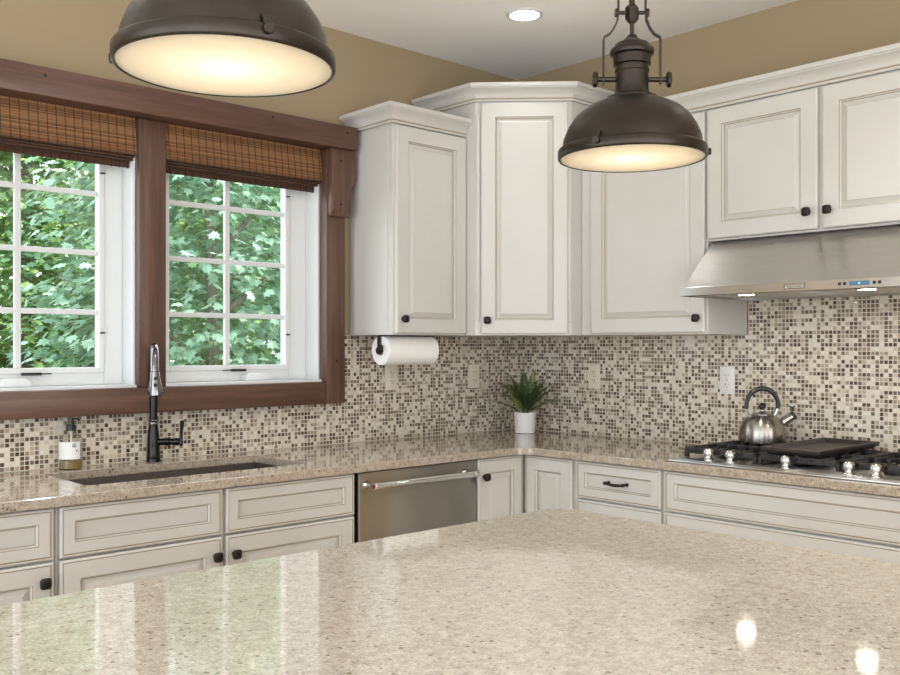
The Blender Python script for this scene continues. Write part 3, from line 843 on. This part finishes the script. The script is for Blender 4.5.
b.cyl(s0, s1, .0195, 24, r1=.0165, bev=.001); b.build('spout', M['kettle'], r)
b = MB(); dd = (s1 - s0).normalized(); b.cyl(s1 + dd * .0003, s1 + dd * .012, .0172, 24, bev=.002)
q = s1 + dd * .004 + Vector((0, 0, .018)); b.tube([q, q + Vector((0, 0, .013)) + RT * .001, q + Vector((0, 0, .022)) + RT * .008], [.004, .004, .0025], 8)
b.tube([q + Vector((0, 0, .012)), q + Vector((0, 0, .020)) - RT * .014], [.004, .0025], 8); b.build('whistle_lever', M['black'], r)

# ------------------------------------------------------------------ faucet
fx, fy = -2.028, -.058
Fd = Vector((-.40, -.916, 0)).normalized()
C = Vector((fx, fy, .9142))
r = thing('kitchen_faucet', 'tall dark pull down faucet with a bright spray head behind the sink', 'faucet', tuple(C))
b = MB(); b.lathe([(0, 0), (.0265, 0), (.0265, .006), (.0245, .010), (.0245, .014), (.0255, .016), (.0238, .020), (.0232, .06), (.0215, .095), (.0175, .128), (.0165, .135), (0, .135)], 32, C); b.build('body', M['faucet_black'], r)
b = MB(); b.lathe([(0, .1352), (.0172, .1352), (.019, .139), (.0172, .143), (.0172, .147), (.019, .151), (.017, .155), (0, .155)], 32, C); b.build('collar', M['faucet_shine'], r)
R = .088; zs = .338
pts = [C + Vector((0, 0, .1552)), C + Vector((0, 0, .25))]
b = MB(); b.tube(pts, .0145, 20); b.build('riser', M['faucet_black'], r)
pts = [C + Vector((0, 0, .2502)), C + Vector((0, 0, .30))]
for i in range(17):
    a = PI * i / 16; pts.append(C + Fd * (R - R * math.cos(a)) + Vector((0, 0, zs + R * math.sin(a))))
b = MB(); b.tube(pts, .0138, 20); b.build('gooseneck', M['faucet_shine'], r)
b = MB(); He = C + Fd * (2 * R) + Vector((0, 0, zs)); dn = Vector((.035, -.02, -1)).normalized()
e1 = dn.cross(Vector((0, 1, 0))).normalized(); e2 = dn.cross(e1)
b.lathe([(0, .0005), (.0148, .0005), (.0158, .006), (.0175, .026), (.0225, .05), (.0265, .074), (.0265, .083), (.022, .087), (0, .088)], 28, He, frame=(e1, e2, dn)); sp = b.build('spray_head', M['faucet_shine'], r)
for h, rr in ((.024, .006), (.047, .0075)):
    b = MB(); c = He + dn * h + Fd * (.0165 if h < .03 else .0195); b.sphere(c, rr, 14, 8); b.build('spray_button', M['black'], sp)
b = MB(); s0 = C + RT * .018 + Vector((0, 0, .073))
b.lathe([(0, 0), (.013, 0), (.013, .028), (.0155, .032), (.0155, .04), (.012, .045), (.012, .052), (.0145, .066), (.0145, .073), (.009, .082), (0, .084)], 20, s0, frame=(FW, Vector((0, 0, 1)), RT)); b.build('handle_hub', M['faucet_black'], r)
b = MB(); q = s0 + RT * .084
b.tube([q + Vector((0, 0, -.016)), q + Vector((0, 0, -.008)), q + Vector((0, 0, .01)), q + RT * .002 + Vector((0, 0, .04)), q + RT * .004 + Vector((0, 0, .072)), q + RT * .0045 + Vector((0, 0, .08))], [.004, .0085, .0065, .0062, .0082, .004], 14); b.build('lever', M['faucet_black'], r)

# ------------------------------------------------------------------ soap bottle
sx, sy = -2.330, -.055
C = Vector((sx, sy, .9142))
r = thing('soap_bottle', 'clear pump soap bottle with a white label beside the sink', 'soap dispenser', tuple(C))
b = MB(); b.lathe([(0, 0), (.036, 0), (.0385, .003), (.0388, .008), (.0388, .098), (.036, .110), (.027, .120), (.016, .126), (.0145, .130), (.0145, .133)], 36, C); b.build('bottle', M['bottle'], r, smooth=45)
b = MB(); b.lathe([(0, .003), (.0365, .003), (.0368, .028), (0, .028)], 32, C); b.build('liquid', M['soap'], r)
b = MB(); n = 22; vs = []; a0 = math.atan2(-FW.y, -FW.x)
for zz in (.036, .096):
    for i in range(n + 1):
        a = a0 + math.radians(-72 + 144 * i / n); vs.append(C + Vector((.0394 * math.cos(a), .0394 * math.sin(a), zz)))
b.add(vs, [(i, i + 1, n + 2 + i, n + 1 + i) for i in range(n)]); lb = b.build('label', M['label'], r, recalc=False)
b = MB()
def mark(a_deg, z0_, z1_, wd):
    vs = []
    for zz in (z0_, z1_):
        for k in (0, 1, 2):
            a = a0 + math.radians(a_deg + wd * k / 2); vs.append(C + Vector((.0399 * math.cos(a), .0399 * math.sin(a), zz)))
    b.add(vs, [(0, 1, 4, 3), (1, 2, 5, 4)])
mark(28, .078, .081, 20); mark(28, .083, .0855, 16); mark(28, .088, .0905, 20); mark(46, .062, .069, 5)
b.build('label_print', M['ink'], lb, recalc=False)
b = MB(); b.lathe([(0, .1335), (.017, .1335), (.017, .152), (.0105, .154), (.0095, .172), (0, .172)], 24, C)
b.cyl(C + Vector((0, 0, .172)), C + Vector((0, 0, .178)), .012, 20)
nz_ = (RT * .8 - FW * .3).normalized()
b.tube([C + Vector((0, 0, .1745)), C + nz_ * .03 + Vector((0, 0, .1745)), C + nz_ * .036 + Vector((0, 0, .170))], .0038, 10); b.build('pump', M['black'], r)
b = MB(); b.cyl(C + Vector((0, 0, .034)), C + Vector((0, 0, .133)), .003, 10); b.build('dip_tube', M['outlet_white'], r)

# ------------------------------------------------------------------ potted fern
C = Vector((-.165, -.205, .9142))
r = thing('potted_fern', 'small green fern in a white ceramic pot in the worktop corner', 'plant', tuple(C))
b = MB(); b.lathe([(0, 0), (.047, 0), (.050, .002), (.0535, .100), (.0525, .102), (.049, .100), (.048, .088), (0, .088)], 40, C); b.build('pot', M['pot'], r)
b = MB(); b.lathe([(0, .0885), (.0475, .0885), (.03, .095), (0, .097)], 28, C); b.build('soil', M['soil'], r)
rng = random.Random(11)
def frond(ang, length, rise, droop):
    b = MB(); d = Vector((math.cos(ang), math.sin(ang), 0)); pts = []; n = 13
    for i in range(n + 1):
        s = i / n; pts.append(C + d * (.012 + length * s * (.55 + .45 * s)) + Vector((0, 0, .09 + rise * (s - droop * s * s))))
    b.tube(pts, [.0016 * (1 - .7 * i / n) for i in range(n + 1)], 5)
    sd = d.cross(Vector((0, 0, 1)))
    for i in range(2, n):
        s = i / n; w = .026 * math.sin(PI * min(1, s * .85 + .12)) + .003
        t = (pts[i + 1] - pts[i - 1]).normalized()
        for sg in (-1, 1):
            for hs in (0, .5):
                p0 = pts[i] * (1 - hs) + pts[i + 1] * hs
                tip = p0 + sd * (sg * w) + t * (w * .35) + Vector((0, 0, -w * .15 + rng.uniform(-.003, .003)))
                q = t * .0036; m1 = p0 * .55 + tip * .45 + Vector((0, 0, .002))
                b.add([p0 - q * .4, m1 - q, tip, m1 + q, ], [(0, 1, 2, 3)])
    b.build('frond', M['fern'], r, smooth=0, recalc=False)
for k in range(26):
    u = rng.random()
    frond(k * 2.39996 + rng.uniform(-.2, .2), .05 + .19 * u, .30 - .16 * u + rng.uniform(-.03, .03), .28 + .22 * u)

# ------------------------------------------------------------------ paper towel
r = thing('paper_towel_holder', 'black metal paper towel holder fixed under the cabinet beside the window', 'holder', (-.90, -.19, UZ0))
ax = Vector((-.9, -.19, 1.3235)); 
b = MB(); b.box(-1.064, -.773, -.205, -.175, UZ0 - .006, UZ0 - .0005, .001); b.build('mounting_plate', M['bronze'], r)
for x in (-1.069, -.768):
    b = MB(); b.box(x - .003, x + .003, -.199, -.181, 1.318, UZ0 - .0005, .001)
    b.lathe([(0, -.006), (.015, -.006), (.018, -.002), (.018, .002), (.012, .006), (0, .006)], 20, (x, -.19, 1.3235), axis='X'); b.build('arm', M['bronze'], r)
b = MB(); b.cyl((-1.066, -.19, 1.3235), (-.771, -.19, 1.3235), .006, 12); b.build('rod', M['bronze'], r)
b = MB(); b.lathe([(0, -.014), (.012, -.012), (.012, -.008), (0, -.007)], 18, (-1.071, -.222, 1.336), axis='X'); b.tube([(-1.072, -.19, 1.3235), (-1.078, -.206, 1.33), (-1.080, -.222, 1.336)], .005, 8); b.build('latch', M['bronze'], r)
r = thing('paper_towel_roll', 'white paper towel roll hanging under the cabinet beside the window', 'paper towel', (-.9, -.19, 1.3235))
b = MB(); b.lathe([(.021, -.142), (.0615, -.142), (.063, -.140), (.063, .140), (.0615, .142), (.021, .142)], 56, (-.918, -.19, 1.3235), axis='X', closed=True); rb = b.build('roll', M['paper'], r)
b = MB(); b.lathe([(.019, -.1425), (.0207, -.1425), (.0207, .1425), (.019, .1425)], 32, (-.918, -.19, 1.3235), axis='X', closed=True); b.build('core', mat('cardboard', srgb(170, 140, 105), .8), r)
b = MB()   # loose end of the sheet
vs = []; n = 12
for i in range(n + 1):
    a = math.radians(-150 + 62 * i / n); rr = .0633 + .0006 * i / n
    for x in (-1.059, -.777): vs.append((x, -.19 + rr * math.cos(a), 1.3235 + rr * math.sin(a)))
b.add(vs, [(2 * i, 2 * i + 1, 2 * i + 3, 2 * i + 2) for i in range(n)]); b.build('loose_sheet', M['paper'], r, recalc=False)

# ------------------------------------------------------------------ outlets
def outlet(side, a, zc, label, m):
    loc = (a, -.0062, zc) if side == 'L' else (-.0062, a, zc)
    def P(u, z, d): return (a + u, -.0062 - d, zc + z) if side == 'L' else (-.0062 - d, a - u, zc + z)
    r = thing('wall_outlet', label, 'outlet', loc)
    def bx(mb, u0, u1, z0, z1, d0, d1, bev=0):
        p, q = P(u0, z0, d0), P(u1, z1, d1); mb.box(p[0], q[0], p[1], q[1], p[2], q[2], bev)
    b = MB(); bx(b, -.0355, .0355, -.0585, .0585, 0, .005, .002); b.build('cover_plate', m, r)
    for zz in (-.0195, .0195):
        b = MB(); bx(b, -.0165, .0165, zz - .0155, zz + .0155, .0045, .007, .002); s = b.build('socket', m, r)
        b = MB(); bx(b, -.0075, -.0045, zz - .002, zz + .0075, .0068, .0074); bx(b, .0045, .0075, zz - .002, zz + .0065, .0068, .0074)
        b.cyl(P(0, zz - .0085, .0068), P(0, zz - .0085, .0074), .0028, 10); b.build('slots', M['slot'], s, smooth=0)
    b = MB(); b.cyl(P(0, 0, .004), P(0, 0, .0062), .003, 10); b.build('screw', M['slot'], r)
outlet('L', -.852, 1.199, 'almond outlet partly hidden behind the paper towel roll', M['outlet'])
outlet('L', -.327, 1.193, 'almond outlet between the paper towel roll and the fern', M['outlet'])
outlet('R', -.514, 1.197, 'almond outlet on the range wall beside the fern', M['outlet'])
outlet('R', -1.230, 1.197, 'white outlet just above the steel kettle', M['outlet_white'])

# ------------------------------------------------------------------ island
r = thing('kitchen_island', 'large speckled beige stone topped island in front', 'island', (-3.0, -2.5, 0))
IX, IY = -1.668, -1.722
rad = .06
outer = [(-4.6, IY)] + arc(IX - rad, IY - rad, rad, 90, 0) + arc(IX - rad, -3.02 + rad, rad, 0, -90) + [(-4.6, -3.02)]
slab('island_countertop', outer, [], .884, .914, M['quartz'], r)
b = MB(); b.box(-4.55, IX - .05, -2.70, IY - .05, .1, .8835); b.box(-4.5, IX - .12, -2.65, IY - .12, 0, .0995); b.build('island_body', M['paint'], r, smooth=0)

# ------------------------------------------------------------------ pendants
def pendant(loc, rz, label):
    C = Vector((0, 0, 0))
    r = thing('pendant_lamp', label, 'pendant lamp', (0, 0, 0), 0, 'pendant lamps over the island')
    b = MB()
    out = [(.164, .018), (.1605, .043), (.1495, .070), (.134, .093), (.116, .110), (.097, .121), (.076, .130), (.060, .1355), (.059, .1405), (.050, .143), (.046, .147)]
    b.lathe(out, 72, C); inner = [(max(a - .004, .001), z - .002) for a, z in out[:7]]
    sh = b.build('lamp_shade', M['gun'], r, smooth=50)
    b = MB(); b.lathe([(.1625, .017)] + inner + [(.05, .130), (0, .132)], 64, C); b.build('shade_lining', M['shade_in'], r, smooth=50)
    b = MB(); b.lathe([(.1665, -.0025), (.168, -.0045), (.1715, -.004), (.1735, -.001), (.1735, .017), (.170, .021), (.164, .022), (.163, .018), (.1665, .014)], 72, C, closed=True); b.build('rim_ring', M['gun'], r, smooth=50)
    b = MB(); b.lathe([(0, -.003), (.1662, -.003), (.1662, .0), (0, .0)], 64, C); b.build('glass_diffuser', M['frost'], r, smooth=30)
    b = MB(); b.lathe([(.044, .1435), (.0425, .150), (.0395, .156), (.0385, .170), (.0385, .2), (.0405, .201), (.0405, .206), (.038, .207), (.038, .215), (.044, .217), (.044, .238), (0, .238)], 48, C); b.build('neck', M['gun'], r, smooth=40)
    b = MB(); b.lathe([(0, .2382), (.046, .2382), (.0505, .241), (.052, .247), (.050, .254), (.043, .260), (.040, .266), (.030, .270), (0, .271)], 48, C)
    b.lathe([(0, .2712), (.019, .2712), (.0195, .277), (.0145, .279), (.012, .286), (.006, .291), (0, .291)], 32, C); b.build('cap', M['gun'], r, smooth=40)
    b = MB(); b.lathe([(0, .2912), (.0048, .2912), (.0048, .3145), (0, .3145)], 14, C)
    b.lathe([(0, .3147), (.006, .3147), (.013, .322), (.016, .327), (.016, .352), (.012, .358), (.009, .360), (0, .360)], 6, C); b.build('swivel', M['gun'], r, smooth=25)
    b = MB(); b.cyl((0, 0, .3602), (0, 0, CEIL - loc[2] - .022), .007, 16); b.build('stem', M['gun'], r)
    b = MB(); H = CEIL - loc[2]; b.lathe([(0, H - .026), (.03, H - .026), (.058, H - .012), (.062, H - .001), (0, H - .001)], 40, C); b.build('ceiling_canopy', M['gun'], r)
    for s in (-1, 1):
        b = MB()
        b.tube([(s * .067, 0, .172), (s * .067, 0, .277), (s * .066, 0, .283), (s * .052, 0, .291), (s * .042, 0, .305), (s * .0345, 0, .322), (s * .032, 0, .345), (s * .032, 0, .372)], 0, flat=(.004, .010, (0, 1, 0))); b.build('yoke_arm', M['gun'], r, smooth=0)
        b = MB(); b.cyl((s * .030, 0, .184), (s * .082, 0, .184), .0062, 14); b.cyl((s * .0822, 0, .184), (s * .0915, 0, .184), .019, 8, bev=.002); b.build('thumb_screw', M['gun'], r, smooth=25)
        b = MB(); b.cyl((s * .012, 0, .341), (s * .03, 0, .341), .0045, 10); b.cyl((s * .0325, 0, .341), (s * .040, 0, .341), .0105, 8, bev=.001); b.build('yoke_nut', M['gun'], r, smooth=25)
    for a in (-7, -127, 113):
        b = MB(); a = math.radians(a); e = Vector((math.cos(a), math.sin(a), 0)); tt = Vector((-e.y, e.x, 0))
        b.cyl(e * .1715 + Vector((0, 0, .0105)), e * .1815 + Vector((0, 0, .0105)), .0085, 8, bev=.001)
        b.tube([e * .1725 + Vector((0, 0, .012)), e * .171 + Vector((0, 0, .024)), e * .163 + Vector((0, 0, .034))], 0, flat=(.012, .003, tuple(e))); b.build('rim_clip', M['gun'], r, smooth=25)
    li = bpy.data.lights.new('pendant_bulb', 'POINT'); li.energy = .34; li.color = (1, .92, .84); li.shadow_soft_size = .028
    lo = bpy.data.objects.new('pendant_bulb', li); COL.objects.link(lo); lo.parent = r; lo.location = (0, 0, .048)
    r.location = loc; r.rotation_euler = (0, 0, rz)
    return r
a_rt = math.atan2(-.677, .736)
PZ = 1.786
camv = Vector((-3.5769, -3.3675))
def along(px, t):
    u = (px - 450) / 938.68; return (camv.x + t * (.6770 + .7360 * u), camv.y + t * (.7360 - .6770 * u))
p2 = along(632, 2.21); p1 = along(226, 1.49)
pendant((p2[0], p2[1], PZ), a_rt, 'gunmetal dome pendant lamp hanging in front of the range wall cabinets')
pendant((p1[0], p1[1], PZ), a_rt - math.radians(50), 'larger looking gunmetal dome pendant lamp hanging in front of the windows')

# ------------------------------------------------------------------ recessed ceiling lamps, most added out of view for brightness
def can(x, y, label, watts=SPOT_W):
    r = thing('recessed_light', label, 'ceiling light', (x, y, CEIL))
    b = MB(); b.lathe([(.062, CEIL - .0005), (.078, CEIL - .0005), (.077, CEIL - .004), (.066, CEIL - .007), (.062, CEIL - .006)], 40, (x, y, 0), closed=True); b.build('trim_ring', M['white'], r, smooth=40)
    b = MB(); b.lathe([(0, CEIL - .0045), (.0618, CEIL - .0045), (.0618, CEIL - .002), (0, CEIL - .002)], 40, (x, y, 0)); b.build('lens', M['can_lens'], r, smooth=30)
    li = bpy.data.lights.new('recessed_lamp', 'SPOT'); li.energy = watts; li.color = (1, .975, .945); li.shadow_soft_size = .05
    li.spot_size = math.radians(96); li.spot_blend = .8
    lo = bpy.data.objects.new('recessed_lamp', li); COL.objects.link(lo); lo.parent = r; lo.location = (0, 0, -.012)
can(-.69, -.69, 'lit round recessed ceiling light above the corner cabinet', 5.0)
for i, (x, y, where) in enumerate(((-2.05, -.95, 'above the sink aisle'), (-.85, -2.3, 'above the cooktop aisle'), (-3.4, -.95, 'above the far end of the window wall'), (-.85, -3.9, 'past the cooktop run'),
                    (-2.2, -3.6, 'behind the island near the range side'), (-3.7, -3.9, 'behind the island centre'), (-2.2, -5.3, 'near the back wall on the range side'), (-4.9, -2.3, 'at the end of the island'), (-4.9, -4.6, 'in the back corner'))):
    can(x, y, 'unseen added recessed ceiling light ' + where)  # all of these lie out of view, added to brighten the room

# ------------------------------------------------------------------ outside: trees and lawn
b = MB(); b.box(-14, 18, .2, 34, -.7, -.6); b.build('ground', M['lawn'], kind='structure', smooth=0)
HALF = [(0, -.02), (.10, .02), (.34, -.10), (.27, .10), (.50, .22), (.30, .34), (.36, .62), (.16, .52), (0, 1.0)]
def tree(name, label, x, y, h, rx, rz, zc, nspray, nleaf, size, m, seed, trunk_r=.11, trunk=True):
    rn = np.random.default_rng(seed)
    r = thing(name, label, 'tree', (x, y, -.6), 0, 'trees outside the windows')
    b = MB(); lean = rn.uniform(-.25, .25, 2)
    pts = [(x + lean[0] * s * s, y + lean[1] * s * s, -.6 + h * s) for s in [i / 8 for i in range(9)]]
    b.tube(pts, [trunk_r * (1 - .75 * i / 8) for i in range(9)], 12); b.build('trunk', M['bark'], r, smooth=60)
    V = []; F = []
    hb = np.array(HALF)
    tips = []
    for k in range(nspray):
        d = rn.normal(size=3); d /= np.linalg.norm(d); rad = rn.uniform(.35, 1.0) ** .6
        c = np.array([x, y, zc]) + d * rad * np.array([rx, rx, rz]); tips.append(c)
        out = np.array([d[0], d[1], 0]); out /= (np.linalg.norm(out) + 1e-6)
        for j in range(nleaf):
            o = rn.normal(size=3) * np.array([.26, .26, .07])
            p = c + o + np.array([0, 0, -.22 * np.dot(o, o) / .26])
            if p[1] < .9: continue
            nrm = np.array([0, 0, 1.0]) + out * .55 + rn.normal(size=3) * .38; nrm /= np.linalg.norm(nrm)
            a = out * .7 + rn.normal(size=3) * .55 + np.array([0, 0, -.55]); a -= nrm * a.dot(nrm); a /= np.linalg.norm(a)
            s_ = np.cross(a, nrm); sz = size * rn.uniform(.7, 1.3); fold = rn.uniform(.1, .35)
            n0 = len(V)
            R_ = [p + sz * (s_ * q[0] + a * q[1] - nrm * abs(q[0]) * fold) for q in hb]
            L_ = [p + sz * (-s_ * q[0] + a * q[1] - nrm * abs(q[0]) * fold) for q in hb[1:-1]]
            V += R_ + L_; nh = len(hb)
            F.append(tuple(range(n0, n0 + nh))); F.append((n0, n0 + nh - 1) + tuple(n0 + nh + i for i in range(nh - 3, -1, -1)))
    bb = MB(); bb.add(V, F); bb.build('foliage', m, r, smooth=0, recalc=False)
    for k in range(0, min(len(tips), 40), 4):
        c = tips[k]; b = MB(); s0 = max(.25, min(.85, (c[2] + .6) / h - .15)); p0 = Vector((x + lean[0] * s0 * s0, y + lean[1] * s0 * s0, -.6 + h * s0)); p1 = Vector(c)
        mid_ = (p0 + p1) / 2 + Vector((0, 0, .08)); b.tube([p0, mid_, p1], [.03, .018, .006], 6); b.build('branch', M['bark'], r, smooth=60)
    return r
tree('maple_tree', 'cool green broad leaved maple filling the window nearest the cabinets', .75, 4.6, 5.6, 1.5, 2.3, 2.0, 440, 30, .10, M['leaf_blue'], 3, .08)
tree('maple_tree', 'mid green maple filling most of the window cut by the picture edge', .3, 8.4, 7.2, 1.2, 3.0, 2.6, 400, 30, .115, M['leaf_mid'], 5, .12)
tree('leafy_tree', 'yellow green tree glimpsed through gaps behind the window at the picture edge', 3.7, 16.5, 11.0, 1.9, 4.6, 4.0, 380, 30, .17, M['leaf_yel'], 8, .16)
tree('leafy_tree', 'mid green tree glimpsed behind the cool green maple', 3.8, 9.5, 8.0, 1.5, 3.2, 2.8, 380, 30, .13, M['leaf_mid'], 12, .12)
tree('leafy_tree', 'pale yellow green tree farthest off behind the cool green maple', 10.2, 21.2, 13.0, 2.4, 5.4, 4.6, 380, 30, .20, M['leaf_yel'], 14, .18)
tree('leafy_tree', 'dark green tree standing off to the outer side of the picture edge window', -4.0, 9.0, 7.0, 1.8, 2.8, 2.2, 200, 26, .14, M['leaf_mid'], 17, .13)

# ------------------------------------------------------------------ light and camera
w = bpy.data.worlds.new('World'); scene.world = w; w.use_nodes = True
bg = w.node_tree.nodes['Background']
nt = w.node_tree; tc = nt.nodes.new('ShaderNodeTexCoord'); sp_ = nt.nodes.new('ShaderNodeSeparateXYZ'); cr = nt.nodes.new('ShaderNodeValToRGB')
cr.color_ramp.elements[0].position = 0.0; cr.color_ramp.elements[0].color = (.90, .95, 1.0, 1)
cr.color_ramp.elements[1].position = .8; cr.color_ramp.elements[1].color = (.78, .89, 1.0, 1)
nt.links.new(tc.outputs['Generated'], sp_.inputs[0]); nt.links.new(sp_.outputs[2], cr.inputs[0]); nt.links.new(cr.outputs[0], bg.inputs[0])
bg.inputs[1].default_value = 3.2
sun = bpy.data.lights.new('sun', 'SUN'); sun.energy = 6.0; sun.angle = math.radians(6); sun.color = (1, .95, .86)
so = bpy.data.objects.new('sun', sun); COL.objects.link(so)
so.rotation_euler = Vector((-.35, .42, -.84)).to_track_quat('-Z', 'Y').to_euler()

cam = bpy.data.cameras.new('camera'); co = bpy.data.objects.new('camera', cam); COL.objects.link(co)
cam.sensor_fit = 'HORIZONTAL'; cam.sensor_width = 36.0; cam.lens = 938.68 / 900 * 36.0
cam.shift_y = (346.2 - 337.5) / 900.0; cam.clip_start = .05; cam.clip_end = 100
yaw = math.radians(47.386)
co.location = (-3.5769, -3.3675, 1.342); co.rotation_euler = (PI / 2, 0, yaw - PI / 2)
scene.camera = co
vs_ = scene.view_settings; vs_.view_transform = 'Standard'; vs_.look = 'None'; vs_.gamma = 1.0; vs_.use_curve_mapping = False; vs_.exposure = 0.53
cy = scene.cycles
cy.sample_clamp_indirect = 4.0; cy.use_denoising = True; cy.caustics_reflective = False; cy.caustics_refractive = False
cy.max_bounces = 8; cy.diffuse_bounces = 4; cy.glossy_bounces = 4; cy.transparent_max_bounces = 12
for o in list(bpy.data.objects):
    if '_o' in o: del o['_o']
